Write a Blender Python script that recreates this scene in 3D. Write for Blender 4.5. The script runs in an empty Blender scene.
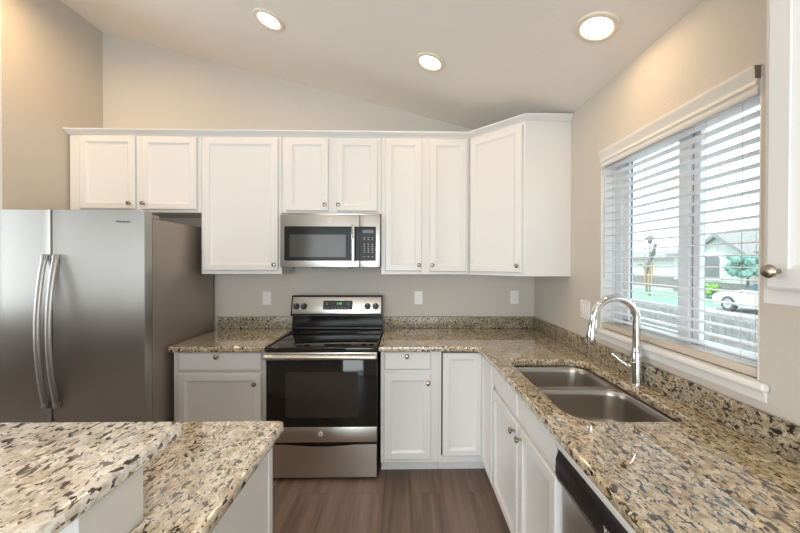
import bpy, bmesh, math, random
from mathutils import Vector, Matrix
random.seed(7)
PI = math.pi
SC = bpy.context.scene
COL = SC.collection

# ------------------------------------------------------------------ camera, world, sun, exposure
cam_d = bpy.data.cameras.new('camera')
cam = bpy.data.objects.new('camera', cam_d)
COL.objects.link(cam)
cam_d.sensor_width = 36.0
cam_d.lens = 336.82 / 800 * 36.0
cam_d.shift_x = -9.42 / 800
cam_d.shift_y = -1.61 / 800
cam_d.clip_start = 0.02
cam_d.clip_end = 200
YAW, PITCH, ROLL = 0.0188, -0.0075, -0.0025
cy_, sy_, cp_, sp_ = math.cos(YAW), math.sin(YAW), math.cos(PITCH), math.sin(PITCH)
Rv = Vector((cy_, -sy_, 0)); Fh = Vector((sy_, cy_, 0)); Zv = Vector((0, 0, 1))
Fw = Fh * cp_ + Zv * sp_; Up = -Fh * sp_ + Zv * cp_
Uv = Rv * math.cos(ROLL) - Up * math.sin(ROLL); Vv = Rv * math.sin(ROLL) + Up * math.cos(ROLL)
M = Matrix((Uv, Vv, -Fw)).transposed().to_4x4()
M.translation = Vector((-1.1526, -2.9316, 1.4866))
cam.matrix_world = M
SC.camera = cam

w = bpy.data.worlds.new('sky'); SC.world = w; w.use_nodes = True
bg = w.node_tree.nodes['Background']
bg.inputs['Color'].default_value = (0.80, 0.95, 1.0, 1)
bg.inputs['Strength'].default_value = 2.9

sun_d = bpy.data.lights.new('sun', 'SUN'); sun_d.energy = 3.2; sun_d.angle = 0.05; sun_d.color = (1, .96, .9)
sun = bpy.data.objects.new('sun', sun_d); COL.objects.link(sun)
sun.rotation_euler = (math.radians(22), math.radians(-24), 0)   # from the kitchen side, over the roof

def area(name, loc, rot, sx, sy, power, color):
    d = bpy.data.lights.new(name, 'AREA'); d.shape = 'RECTANGLE'; d.size = sx; d.size_y = sy
    d.energy = power; d.color = color
    o = bpy.data.objects.new(name, d); COL.objects.link(o); o.location = loc; o.rotation_euler = rot
    return o
# added fill lights, tilted up, at invented openings behind the camera and at left
area('daylight_fill_rear', (-2.0, -5.45, 1.3), (PI / 2 + .32, 0, 0), 2.6, 2.0, 90, (0.93, 0.97, 1.0))
area('daylight_fill_left', (-6.9, -1.8, 1.7), (PI / 2 + .4, 0, -PI / 2), 2.2, 1.8, 54, (0.95, 0.97, 1.0))

SC.view_settings.view_transform = 'Standard'
SC.view_settings.look = 'None'
SC.view_settings.exposure = -0.10
SC.view_settings.gamma = 1.0
SC.view_settings.use_curve_mapping = False

# ------------------------------------------------------------------ materials
def nmat(name):
    m = bpy.data.materials.new(name); m.use_nodes = True
    nt = m.node_tree
    return m, nt, nt.nodes['Principled BSDF']
def simple(name, col, rough=0.5, metal=0.0, spec=0.5, bump=None, coat=0.0):
    m, nt, b = nmat(name)
    b.inputs['Base Color'].default_value = (*col, 1)
    b.inputs['Roughness'].default_value = rough
    b.inputs['Metallic'].default_value = metal
    b.inputs['Specular IOR Level'].default_value = spec
    b.inputs['Coat Weight'].default_value = coat
    tc = nt.nodes.new('ShaderNodeTexCoord')
    n = nt.nodes.new('ShaderNodeTexNoise')
    n.inputs['Scale'].default_value = bump[0] if bump else 25
    n.inputs['Detail'].default_value = 3
    nt.links.new(tc.outputs['Object'], n.inputs['Vector'])
    if bump:
        bp = nt.nodes.new('ShaderNodeBump'); bp.inputs['Strength'].default_value = bump[1]
        bp.inputs['Distance'].default_value = bump[2]
        nt.links.new(n.outputs['Fac'], bp.inputs['Height'])
        nt.links.new(bp.outputs['Normal'], b.inputs['Normal'])
    else:   # faint wear in the gloss
        mr = nt.nodes.new('ShaderNodeMapRange')
        mr.inputs['To Min'].default_value = max(0.0, rough - .04); mr.inputs['To Max'].default_value = min(1, rough + .04)
        nt.links.new(n.outputs['Fac'], mr.inputs['Value'])
        nt.links.new(mr.outputs['Result'], b.inputs['Roughness'])
    return m
def emit(name, col, st):
    m, nt, b = nmat(name)
    b.inputs['Base Color'].default_value = (0, 0, 0, 1)
    b.inputs['Emission Color'].default_value = (*col, 1)
    b.inputs['Emission Strength'].default_value = st
    return m
def brushed(name, col, rough, axis='x', strength=.03):
    m, nt, b = nmat(name)
    b.inputs['Metallic'].default_value = 1
    tc = nt.nodes.new('ShaderNodeTexCoord'); mp = nt.nodes.new('ShaderNodeMapping')
    sc = {'x': (1.2, 900, 900), 'z': (900, 900, 1.2)}[axis]
    mp.inputs['Scale'].default_value = sc
    n = nt.nodes.new('ShaderNodeTexNoise'); n.inputs['Scale'].default_value = 1; n.inputs['Detail'].default_value = 3
    nt.links.new(tc.outputs['Object'], mp.inputs['Vector']); nt.links.new(mp.outputs['Vector'], n.inputs['Vector'])
    mr = nt.nodes.new('ShaderNodeMapRange'); mr.inputs['To Min'].default_value = rough - .04; mr.inputs['To Max'].default_value = rough + .04
    nt.links.new(n.outputs['Fac'], mr.inputs['Value']); nt.links.new(mr.outputs['Result'], b.inputs['Roughness'])
    mx = nt.nodes.new('ShaderNodeMix'); mx.data_type = 'RGBA'
    mx.inputs['A'].default_value = (*[c * .97 for c in col], 1); mx.inputs['B'].default_value = (*[min(1, c * 1.03) for c in col], 1)
    nt.links.new(n.outputs['Fac'], mx.inputs['Factor']); nt.links.new(mx.outputs['Result'], b.inputs['Base Color'])
    return m
def ramp(nt, stops, interp='LINEAR'):
    r = nt.nodes.new('ShaderNodeValToRGB'); r.color_ramp.interpolation = interp
    e = r.color_ramp.elements
    while len(e) > 1: e.remove(e[-1])
    e[0].position = stops[0][0]; e[0].color = (*stops[0][1], 1)
    for p, c in stops[1:]:
        x = e.new(p); x.color = (*c, 1)
    return r
def granite(name, light, tan, grey_amt, fleck_scale=.72, dark_lo=.41, mid_amt=.7, gloss=True):
    m, nt, b = nmat(name)
    L = nt.links.new
    tc = nt.nodes.new('ShaderNodeTexCoord')
    def noise(scale, rot=(0, 0, 0), sc=(1, 1, 1), detail=3, dist=0, loc=(0, 0, 0)):
        mp = nt.nodes.new('ShaderNodeMapping'); mp.inputs['Rotation'].default_value = rot; mp.inputs['Scale'].default_value = sc
        mp.inputs['Location'].default_value = loc
        n = nt.nodes.new('ShaderNodeTexNoise'); n.inputs['Scale'].default_value = scale
        n.inputs['Detail'].default_value = detail; n.inputs['Distortion'].default_value = dist
        L(tc.outputs['Object'], mp.inputs['Vector']); L(mp.outputs['Vector'], n.inputs['Vector'])
        return n.outputs['Fac']
    def mix(fac, a, bcol):
        x = nt.nodes.new('ShaderNodeMix'); x.data_type = 'RGBA'
        L(fac, x.inputs['Factor']); L(a, x.inputs['A']); x.inputs['B'].default_value = (*bcol, 1)
        return x.outputs['Result']
    def mask(fac, lo, hi, amt=1.0):
        r = ramp(nt, [(lo, (amt,) * 3), (hi, (0, 0, 0))]); L(fac, r.inputs['Fac']); return r.outputs['Color']
    base = ramp(nt, [(.34, tan), (.48, tuple((a + c) / 2 for a, c in zip(light, tan))), (.57, light), (.70, tuple(min(1, c * 1.15) for c in light))])
    L(noise(20, (0, 0, .5), (1.3, 1, 1.2), 5, .6), base.inputs['Fac'])
    c = base.outputs['Color']
    # brown and grey mineral grains
    c = mix(mask(noise(58 * fleck_scale, (0.3, 0.2, .6), (1.5, 1, 1.3), 4, .9, (3, 1, 2)), .40, .46, mid_amt), c, tuple(v * .50 for v in tan))
    c = mix(mask(noise(46 * fleck_scale, (0, .3, -.3), (1.4, 1, 1.2), 4, .9, (7, 4, 1)), .41, .47, grey_amt), c, (.24, .215, .19))
    # pale quartz
    c = mix(mask(noise(50 * fleck_scale, (.1, .3, .2), (1.5, 1, 1.3), 3, .8, (1, 8, 3)), .37, .43, .8), c, tuple(min(1, v * 1.25) for v in light))
    # black elongated flecks of two sizes
    c = mix(mask(noise(48 * fleck_scale, (0.2, 0.1, .35), (1.9, 1, 1.5), 2, .45), dark_lo - .02, dark_lo + .01), c, (.022, .014, .012))
    c = mix(mask(noise(85 * fleck_scale, (0.2, 0.4, .2), (1.8, 1, 1.4), 2, .4, (5, 5, 5)), dark_lo - .045, dark_lo - .02), c, (.03, .02, .017))
    L(c, b.inputs['Base Color'])
    b.inputs['Roughness'].default_value = .06 if gloss else .28
    b.inputs['Specular IOR Level'].default_value = .8 if gloss else .4
    b.inputs['Coat IOR'].default_value = 1.65
    b.inputs['Coat Weight'].default_value = 1.0 if gloss else 0
    b.inputs['Coat Roughness'].default_value = .03
    return m

def wall_mat(name, col, scale=70, strength=.25):
    return simple(name, col, .85, 0, .25, bump=(scale, strength, .004))
MW = simple('cabinet_white_paint', (.745, .735, .725), .32, 0, .45)
MWALL = wall_mat('wall_paint_greige', (.61, .57, .515))
MCEIL = wall_mat('ceiling_paint', (.85, .80, .735), 55, .25)
MTRIM = simple('trim_white', (.83, .82, .80), .38)
MPLASTIC = simple('white_plastic', (.84, .83, .81), .35)
MDARK = simple('dark_slot', (.03, .03, .03), .6)
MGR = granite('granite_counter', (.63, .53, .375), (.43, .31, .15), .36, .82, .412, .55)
MGRP = granite('granite_peninsula_lit', (.74, .67, .55), (.54, .43, .28), .26, .88, .406, .4)  # same stone as the counter; its paler lighting is put into the colours
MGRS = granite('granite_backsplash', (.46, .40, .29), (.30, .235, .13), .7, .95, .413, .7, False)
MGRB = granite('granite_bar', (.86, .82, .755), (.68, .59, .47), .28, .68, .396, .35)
MST = brushed('stainless_brushed', (.66, .635, .60), .32)
MSTF = brushed('stainless_fridge', (.46, .445, .425), .34)
def aniso(m, amount, rot):
    nt = m.node_tree; b = nt.nodes['Principled BSDF']
    tg = nt.nodes.new('ShaderNodeTangent'); tg.direction_type = 'RADIAL'; tg.axis = 'Z'
    nt.links.new(tg.outputs['Tangent'], b.inputs['Tangent'])
    b.inputs['Anisotropic'].default_value = amount; b.inputs['Anisotropic Rotation'].default_value = rot
aniso(MSTF, .85, 0.0)
MHAND = brushed('satin_handle', (.43, .42, .41), .45)
MSTS = brushed('stainless_sink', (.50, .47, .44), .30, 'x', .03)
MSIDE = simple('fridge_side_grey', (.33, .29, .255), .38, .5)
MCHROME = simple('polished_chrome', (.80, .80, .80), .07, 1)
MNICK = simple('brushed_nickel_knob', (.40, .35, .29), .25, 1)
MBLK = simple('black_enamel', (.011, .010, .010), .12)
MGLASSB = simple('black_oven_glass', (.012, .011, .010), .05, 0, .5)
MWIN = simple('oven_inner_glass', (.042, .036, .032), .10, 0, .5)
MMWB = simple('microwave_black_glass', (.022, .022, .023), .12, 0, .12)
MMWIN = simple('microwave_screen', (.075, .073, .07), .10, 0, .3)
MBPL = simple('black_plastic', (.014, .012, .013), .28)
MTXT = simple('printed_grey_text', (.35, .35, .35), .5)
MTXTW = simple('printed_white_text', (.75, .75, .75), .5)
MBADGE = simple('silver_badge', (.72, .72, .70), .45, .2)
MTXTD = simple('etched_dark_text', (.05, .05, .05), .5)
MGRN = emit('green_clock_digits', (.08, 1.0, .2), 1.2)
MLAMP = emit('lamp_lens', (1.0, .86, .62), 9.0)
MSLAT = simple('blind_slat_white', (.80, .80, .83), .35)
MVAL = simple('blind_valance_white', (.82, .79, .74), .35)
MRAIL = simple('blind_rail_beige', (.62, .55, .46), .4)
MVIN = simple('vinyl_frame', (.80, .80, .81), .4)
MGASK = simple('dark_gasket', (.16, .16, .17), .6)
MCORD = simple('blind_cord', (.55, .55, .56), .7)

def glass_mat():
    m, nt, b = nmat('window_glass')
    nt.nodes.remove(b)
    out = nt.nodes['Material Output']
    tr = nt.nodes.new('ShaderNodeBsdfTransparent'); tr.inputs['Color'].default_value = (.96, .985, .98, 1)
    gl = nt.nodes.new('ShaderNodeBsdfGlossy'); gl.inputs['Roughness'].default_value = .01
    mx = nt.nodes.new('ShaderNodeMixShader')
    mx.inputs[0].default_value = .04; nt.links.new(tr.outputs[0], mx.inputs[1]); nt.links.new(gl.outputs[0], mx.inputs[2])
    nt.links.new(mx.outputs[0], out.inputs['Surface'])
    return m
MGL = glass_mat()

def floor_mat():
    m, nt, b = nmat('wood_plank_floor')
    L = nt.links.new
    tc = nt.nodes.new('ShaderNodeTexCoord'); mp = nt.nodes.new('ShaderNodeMapping')
    mp.inputs['Rotation'].default_value = (0, 0, PI / 2)
    L(tc.outputs['Object'], mp.inputs['Vector'])
    br = nt.nodes.new('ShaderNodeTexBrick')
    br.offset = .37; br.inputs['Scale'].default_value = 1
    br.inputs['Brick Width'].default_value = 1.22; br.inputs['Row Height'].default_value = .182
    br.inputs['Mortar Size'].default_value = .0012; br.inputs['Mortar Smooth'].default_value = .2
    br.inputs['Color1'].default_value = (.0, .0, .0, 1); br.inputs['Color2'].default_value = (1, 1, 1, 1)
    br.inputs['Mortar'].default_value = (.3, .3, .3, 1)
    L(mp.outputs['Vector'], br.inputs['Vector'])
    mp2 = nt.nodes.new('ShaderNodeMapping'); mp2.inputs['Scale'].default_value = (22, 1.3, 1)
    n = nt.nodes.new('ShaderNodeTexNoise'); n.inputs['Scale'].default_value = 1; n.inputs['Detail'].default_value = 6; n.inputs['Distortion'].default_value = .5
    n.noise_dimensions = '4D'
    L(tc.outputs['Object'], mp2.inputs['Vector']); L(mp2.outputs['Vector'], n.inputs['Vector'])
    ml = nt.nodes.new('ShaderNodeMath'); ml.operation = 'MULTIPLY'; ml.inputs[1].default_value = 40
    L(br.outputs['Color'], ml.inputs[0]); L(ml.outputs[0], n.inputs['W'])
    ad = nt.nodes.new('ShaderNodeMath'); ad.operation = 'MULTIPLY_ADD'; ad.inputs[1].default_value = .22; 
    L(br.outputs['Color'], ad.inputs[0]); L(n.outputs['Fac'], ad.inputs[2])
    r = ramp(nt, [(.34, (.074, .050, .038)), (.55, (.138, .094, .071)), (.74, (.198, .138, .106)), (.95, (.25, .185, .148))])
    L(ad.outputs[0], r.inputs['Fac'])
    mx = nt.nodes.new('ShaderNodeMix'); mx.data_type = 'RGBA'; mx.inputs['B'].default_value = (.07, .052, .042, 1)
    L(br.outputs['Fac'], mx.inputs['Factor']); L(r.outputs['Color'], mx.inputs['A'])
    L(mx.outputs['Result'], b.inputs['Base Color'])
    b.inputs['Roughness'].default_value = .38
    bp = nt.nodes.new('ShaderNodeBump'); bp.inputs['Strength'].default_value = .15; bp.inputs['Distance'].default_value = .002
    L(n.outputs['Fac'], bp.inputs['Height']); L(bp.outputs['Normal'], b.inputs['Normal'])
    return m
MFLOOR = floor_mat()

# ------------------------------------------------------------------ mesh helpers
class MB:
    """Collects shapes into one bmesh."""
    def __init__(s): s.bm = bmesh.new()
    def box(s, x0, x1, y0, y1, z0, z1, bev=0.0, seg=2):
        r = bmesh.ops.create_cube(s.bm, size=1)
        vs = r['verts']
        for v in vs:
            v.co = Vector((x0 + (v.co.x + .5) * (x1 - x0), y0 + (v.co.y + .5) * (y1 - y0), z0 + (v.co.z + .5) * (z1 - z0)))
        if bev:
            es = {e for v in vs for e in v.link_edges}
            bmesh.ops.bevel(s.bm, geom=list(es), offset=bev, segments=seg, affect='EDGES', profile=.5)
        return s
    def prism(s, poly, z0, z1, f=None):
        """poly: list of 2D points; f maps (a, b, h) to 3D."""
        f = f or (lambda a, b, h: (a, b, h))
        lo = [s.bm.verts.new(f(a, b, z0)) for a, b in poly]
        hi = [s.bm.verts.new(f(a, b, z1)) for a, b in poly]
        n = len(poly)
        s.bm.faces.new(lo[::-1]); s.bm.faces.new(hi)
        for i in range(n): s.bm.faces.new((lo[i], lo[(i + 1) % n], hi[(i + 1) % n], hi[i]))
        return s
    def rings(s, rings, cap0=True, cap1=True, closed=True):
        rs = [[s.bm.verts.new(p) for p in r] for r in rings]
        n = len(rs[0])
        for a, b in zip(rs, rs[1:]):
            for i in range(n if closed else n - 1):
                s.bm.faces.new((a[i], a[(i + 1) % n], b[(i + 1) % n], b[i]))
        if cap0: s.bm.faces.new(rs[0][::-1])
        if cap1: s.bm.faces.new(rs[-1])
        return s
    def lathe(s, prof, loc=(0, 0, 0), axis='z', n=24, cap=True):
        """prof: (radius, height) pairs."""
        f = {'z': lambda a, b, h: (a, b, h), '-y': lambda a, b, h: (a, -h, b), '-x': lambda a, b, h: (-h, a, b), 'y': lambda a, b, h: (a, h, b)}[axis]
        L = Vector(loc)
        rr = []
        for r, h in prof:
            rr.append([tuple(Vector(f(max(r, 1e-4) * math.cos(2 * PI * i / n), max(r, 1e-4) * math.sin(2 * PI * i / n), h)) + L) for i in range(n)])
        return s.rings(rr, cap, cap)
    def tube(s, pts, rad, n=12, sec=None):
        """rad: number or list; sec: optional (a,b) scale of section along (side, up)."""
        pts = [Vector(p) for p in pts]
        N = len(pts); rr = []
        t0 = (pts[1] - pts[0]).normalized()
        ref = Vector((0, 0, 1)) if abs(t0.z) < .9 else Vector((0, 1, 0))
        a = t0.cross(ref).normalized()
        for i, p in enumerate(pts):
            t = (pts[min(i + 1, N - 1)] - pts[max(i - 1, 0)]).normalized()
            a = (a - t * a.dot(t)).normalized(); b = t.cross(a)
            r = rad[i] if isinstance(rad, (list, tuple)) else rad
            sa, sb = sec or (1, 1)
            rr.append([tuple(p + a * (r * sa * math.cos(2 * PI * k / n)) + b * (r * sb * math.sin(2 * PI * k / n))) for k in range(n)])
        return s.rings(rr)
    def sphere(s, c, r, sc=(1, 1, 1), sub=2, jit=0):
        res = bmesh.ops.create_icosphere(s.bm, subdivisions=sub, radius=r)
        for v in res['verts']:
            k = 1 + random.uniform(-jit, jit)
            v.co = Vector((v.co.x * sc[0] * k + c[0], v.co.y * sc[1] * k + c[1], v.co.z * sc[2] * k + c[2]))
        return s
    def build(s, name, mat, parent=None, loc=(0, 0, 0), rotz=0, smooth=35):
        me = bpy.data.meshes.new(name)
        bmesh.ops.recalc_face_normals(s.bm, faces=s.bm.faces)
        s.bm.to_mesh(me); s.bm.free()
        me.materials.append(mat)
        if smooth:
            me.shade_smooth(); me.set_sharp_from_angle(angle=math.radians(smooth))
        return link(name, me, parent, loc, rotz)
def link(name, me, parent=None, loc=(0, 0, 0), rotz=0):
    o = bpy.data.objects.new(name, me); COL.objects.link(o)
    o.location = loc; o.rotation_euler = (0, 0, rotz)
    if parent: o.parent = parent
    return o
def tag(o, label, cat, group=None, kind=None):
    o['label'] = label; o['category'] = cat
    if group: o['group'] = group
    if kind: o['kind'] = kind
    return o
def thing(name, label, cat, loc=(0, 0, 0), rotz=0, group=None):
    o = bpy.data.objects.new(name, None); COL.objects.link(o)
    o.empty_display_size = .1
    o.location = loc; o.rotation_euler = (0, 0, rotz)
    return tag(o, label, cat, group)
def struct(o, label=None, cat=None):
    o['kind'] = 'structure'
    if label: o['label'] = label
    if cat: o['category'] = cat
    return o
def copy_tree(o, parent=None):
    c = o.copy(); COL.objects.link(c)
    if parent: c.parent = parent
    for ch in [k for k in bpy.data.objects if k.parent == o]: copy_tree(ch, c)
    return c
def curve_mesh(name, splines, extrude, bevel, bres=3):
    """Filled 2D outlines (outer first, then holes), extruded in z with a rounded edge."""
    cu = bpy.data.curves.new(name, 'CURVE'); cu.dimensions = '2D'; cu.fill_mode = 'BOTH'
    cu.extrude = extrude; cu.bevel_depth = bevel; cu.bevel_resolution = bres; cu.offset = -bevel
    for pts in splines:
        sp = cu.splines.new('POLY'); sp.points.add(len(pts) - 1); sp.use_cyclic_u = True
        for p, q in zip(sp.points, pts): p.co = (q[0], q[1], 0, 1)
    o = bpy.data.objects.new(name, cu); COL.objects.link(o)
    dg = bpy.context.evaluated_depsgraph_get()
    me = bpy.data.meshes.new_from_object(o.evaluated_get(dg))
    bpy.data.objects.remove(o); bpy.data.curves.remove(cu)
    me.name = name
    me.shade_smooth(); me.set_sharp_from_angle(angle=math.radians(40))
    return me
def text_part(name, body, size, mat, parent, loc, rot, extrude=.0004, align='CENTER', shear=0):
    cu = bpy.data.curves.new(name, 'FONT'); cu.body = body; cu.size = size; cu.extrude = extrude
    cu.align_x = align; cu.align_y = 'CENTER'; cu.shear = shear
    o = bpy.data.objects.new(name, cu); COL.objects.link(o)
    dg = bpy.context.evaluated_depsgraph_get()
    me = bpy.data.meshes.new_from_object(o.evaluated_get(dg))
    bpy.data.objects.remove(o); bpy.data.curves.remove(cu)
    me.name = name; me.materials.clear(); me.materials.append(mat)
    t = link(name, me, parent, loc); t.rotation_euler = rot
    return t
def rrect(x0, x1, y0, y1, r, n=8):
    out = []
    rs = r if isinstance(r, (list, tuple)) else [r] * 4   # order: x1y1, x0y1, x0y0, x1y0
    for (cx, cy, a0), q in zip(((x1, y1, 0), (x0, y1, PI / 2), (x0, y0, PI), (x1, y0, 1.5 * PI)), rs):
        q = max(q, 1e-4)
        c = (cx - q if cx == x1 else cx + q, cy - q if cy == y1 else cy + q)
        for i in range(n + 1):
            a = a0 + PI / 2 * i / n
            out.append((c[0] + q * math.cos(a), c[1] + q * math.sin(a)))
    return out

# ------------------------------------------------------------------ room shell
CS, CZ0 = 0.2509, 2.505
def ceil_z(x): return CZ0 - CS * x
XL = -3.716            # kitchen face of the short wall beside the fridge
struct(MB().box(-7.2, .14, -5.7, .12, -.08, 0).build('floor', MFLOOR, smooth=0), 'grey brown wood plank floor', 'floor')
struct(MB().prism([(.14, ceil_z(.14)), (.14, ceil_z(.14) + .1), (-7.2, ceil_z(-7.2) + .1), (-7.2, ceil_z(-7.2))], -5.7, .12, lambda a, b, h: (a, h, b)).build('ceiling', MCEIL, smooth=0), 'pale greige vaulted ceiling rising to the left', 'ceiling')
struct(MB().prism([(-7.2, 0), (.14, 0), (.14, ceil_z(.14)), (-7.2, ceil_z(-7.2))], 0, .12, lambda a, b, h: (a, h, b)).build('wall_back', MWALL, smooth=0), 'greige back wall behind range and upper cabinets', 'wall')
WY0, WY1, WZ0, WZ1 = -1.866, -.985, 1.086, 2.13
wr = MB()
zt = ceil_z(0) - .001
wr.box(0, .14, WY1, 0, 0, zt).box(0, .14, -5.7, WY0, 0, zt).box(0, .14, WY0, WY1, 0, WZ0).box(0, .14, WY0, WY1, WZ1, zt)
struct(wr.build('wall_right', MWALL, smooth=0), 'warm tan textured wall around the sink window', 'wall')
struct(MB().prism([(XL, 0), (XL - .13, 0), (XL - .13, ceil_z(XL - .13)), (XL, ceil_z(XL))], -.726, 0, lambda a, b, h: (a, h, b)).build('wall_left', MWALL, smooth=0), 'short tan wall at the left of the fridge', 'wall')
# the rest of the open-plan room, behind the camera
fw = MB()
fw.box(-7.2, -3.4, -5.7, -5.58, 0, 4.5).box(-.6, .14, -5.7, -5.58, 0, 3.0).box(-3.4, -.6, -5.7, -5.58, 2.35, 3.2)
struct(fw.build('wall_front', MWALL, smooth=0), 'greige wall at the dining end', 'wall')
ow = MB()
ow.box(-7.2, -7.08, -5.7, -3.0, 0, 4.4).box(-7.2, -7.08, -.6, 0, 0, 4.4).box(-7.2, -7.08, -3.0, -.6, 0, .75).box(-7.2, -7.08, -3.0, -.6, 2.65, 4.4)
struct(ow.build('wall_far_left', MWALL, smooth=0), 'greige living room wall', 'wall')

struct(MB().box(-6.2, -6.05, -5.58, -3.2, 0, .98, .004).build('wall_dark_added', simple('dark_reflection_brown', (.10, .075, .055), .5)), 'added low dark wall, unseen, reflected in the fridge', 'wall')  # added out of view to darken the lower part of the fridge reflection

# window in the right wall: vinyl frame, centre meeting stiles, dark gaskets, glass, stool and apron
win = struct(thing('window_1', 'white vinyl sliding window over the sink', 'window', (0, 0, 0)))
fr = MB()
fr.box(.085, .135, WY1 - .055, WY1, WZ0, WZ1, .004).box(.085, .135, WY0, WY0 + .055, WZ0, WZ1, .004)
fr.box(.085, .135, WY0, WY1, WZ0, WZ0 + .05, .004).box(.085, .135, WY0, WY1, WZ1 - .05, WZ1, .004)
fr.build('window_frame', MVIN, win)
MYM = -1.476
sf = MB()
for a, b_, xx in ((WY1 - .055, MYM + .0, .10), ):
    sf.box(xx, .125, a - .045, a, WZ0 + .05, WZ1 - .05, .003)
sf.box(.09, .125, MYM - .012, MYM + .045, WZ0 + .05, WZ1 - .05, .003)
sf.box(.105, .13, MYM - .050, MYM - .0166, WZ0 + .05, WZ1 - .05, .003)
sf.box(.10, .125, MYM, WY1 - .055, WZ0 + .05, WZ0 + .085, .003).box(.10, .125, MYM, WY1 - .055, WZ1 - .085, WZ1 - .05, .003)
sf.box(.105, .13, WY0 + .055, MYM - .03, WZ0 + .05, WZ0 + .075, .003).box(.105, .13, WY0 + .055, MYM - .03, WZ1 - .075, WZ1 - .05, .003)
sf.build('window_sash', MVIN, win)
MB().box(.108, .118, MYM - .0165, MYM - .012, WZ0 + .05, WZ1 - .05).box(.110, .118, WY1 - .1035, WY1 - .1005, WZ0 + .05, WZ1 - .05).build('window_gasket', MGASK, win)
MB().box(.118, .121, MYM, WY1 - .07, WZ0 + .06, WZ1 - .06).build('pane', MGL, win)
MB().box(.124, .127, WY0 + .03, MYM - .02, WZ0 + .06, WZ1 - .06).build('pane', MGL, win)
jb = MB()
jb.box(.0005, .085, WY1 - .006, WY1 - .0005, WZ0, WZ1).box(.0005, .085, WY0 + .0005, WY0 + .006, WZ0, WZ1).box(.0005, .085, WY0, WY1, WZ1 - .006, WZ1 - .0005)
struct(jb.build('trim_1', MTRIM, smooth=0), 'white lining of the sink window recess', 'trim')
st = MB()
st.box(-.028, -.0005, WY0 - .036, WY1 + .036, 1.079, 1.107, .010, 4)
st.box(-.0005, .086, WY0 + .001, WY1 - .007, 1.0865, 1.107)
struct(st.build('trim_2', MTRIM), 'white window stool below the blind', 'window sill')
struct(MB().prism([(-.0005, 1.045), (-.008, 1.045), (-.010, 1.062), (-.016, 1.079), (-.0005, 1.079)], WY0 - .026, WY1 + .026, lambda a, b, h: (a, h, b)).build('trim_3', MTRIM), 'white apron moulding beneath the window stool', 'trim')

# ------------------------------------------------------------------ recessed ceiling lights
def make_can():
    t = thing('recessed_light', 'x', 'ceiling light')
    ring = [(.066, .0), (.066, -.004), (.070, -.009), (.080, -.011), (.090, -.008), (.094, -.001), (.094, .0)]
    MB().lathe(ring, cap=False, n=40).build('trim_ring', simple('trim_ring_lamp_tinted', (.80, .70, .58), .45), t)  # white ring; the lamp's warm tint is painted into its colour
    MB().lathe([(.064, -.0005), (.064, -.002), (.0601, -.0035), (.03, -.0022), (.0, -.002)], n=40).build('lens', MLAMP, t)
    d = bpy.data.lights.new('lamp_glow', 'AREA'); d.shape = 'DISK'; d.size = .115; d.energy = 2.6; d.color = (1.0, .64, .31)
    d.spread = math.radians(170)
    l = bpy.data.objects.new('lamp_glow', d); COL.objects.link(l); l.parent = t; l.location = (0, 0, -.013)
    l.rotation_euler = (0, -math.atan(CS), 0)
    t.rotation_euler = (0, math.atan(CS), 0)
    return t
cans = [(-1.998, -.792, 'recessed ceiling light farthest left, above the microwave'),
        (-.986, -.800, 'middle recessed ceiling light, near the top of the corner cabinet'),
        (-.264, -1.391, 'recessed ceiling light closest to the window wall'),
        (-3.36, -1.05, 'recessed ceiling light above the fridge, out of view'),
        (-1.98, -2.9, 'added unseen ceiling light over the dining end, left row'),  # unseen, added to bring more lamp light into the room
        (-.6, -3.3, 'added unseen ceiling light over the dining end, right row')]  # likewise an unseen lamp added for its light
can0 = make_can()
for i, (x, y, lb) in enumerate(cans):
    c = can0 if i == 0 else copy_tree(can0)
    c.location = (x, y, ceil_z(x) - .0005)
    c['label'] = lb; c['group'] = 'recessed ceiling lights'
    if i == 3:      # the stronger lamp over the fridge
        for l in [k for k in bpy.data.objects if k.parent == c and k.type == 'LIGHT']:
            l.data = l.data.copy(); l.data.energy = 16

# ------------------------------------------------------------------ cabinet building blocks
def knob(parent, loc, axis='-y'):
    return MB().lathe([(.006, 0), (.0055, .006), (.005, .012), (.009, .016), (.0148, .020), (.0155, .024), (.013, .029), (.006, .0315), (.0, .032)], axis=axis, n=20).build('knob', MNICK, parent, loc)
def panel_door(name, parent, x0, x1, z0, z1, yf, mat=None, fw=.047, t=.019):
    """Framed door with a recessed flat panel; yf is the plane it is mounted on, front faces -y."""
    w_, h_ = x1 - x0, z1 - z0
    def ring(i, y): return [(i, y, i), (w_ - i, y, i), (w_ - i, y, h_ - i), (i, y, h_ - i)]
    R = [ring(0, 0), ring(0, -t + .007), ring(.002, -t + .003), ring(.007, -t), ring(fw, -t), ring(fw + .002, -t + .003), ring(fw + .006, -t + .0045), ring(fw + .016, -t + .0125), ring(fw + .018, -t + .013)]
    return MB().rings(R).build(name, mat or MW, parent, (x0, yf, z0), smooth=25)
def slab_front(name, parent, x0, x1, z0, z1, yf, t=.019, mat=None):
    w_, h_ = x1 - x0, z1 - z0
    def ring(i, y): return [(i, y, i), (w_ - i, y, i), (w_ - i, y, h_ - i), (i, y, h_ - i)]
    R = [ring(0, 0), ring(0, -t + .008), ring(.003, -t + .005), ring(.011, -t + .001), ring(.013, -t)]
    return MB().rings(R).build(name, mat or MW, parent, (x0, yf, z0), smooth=25)

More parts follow.
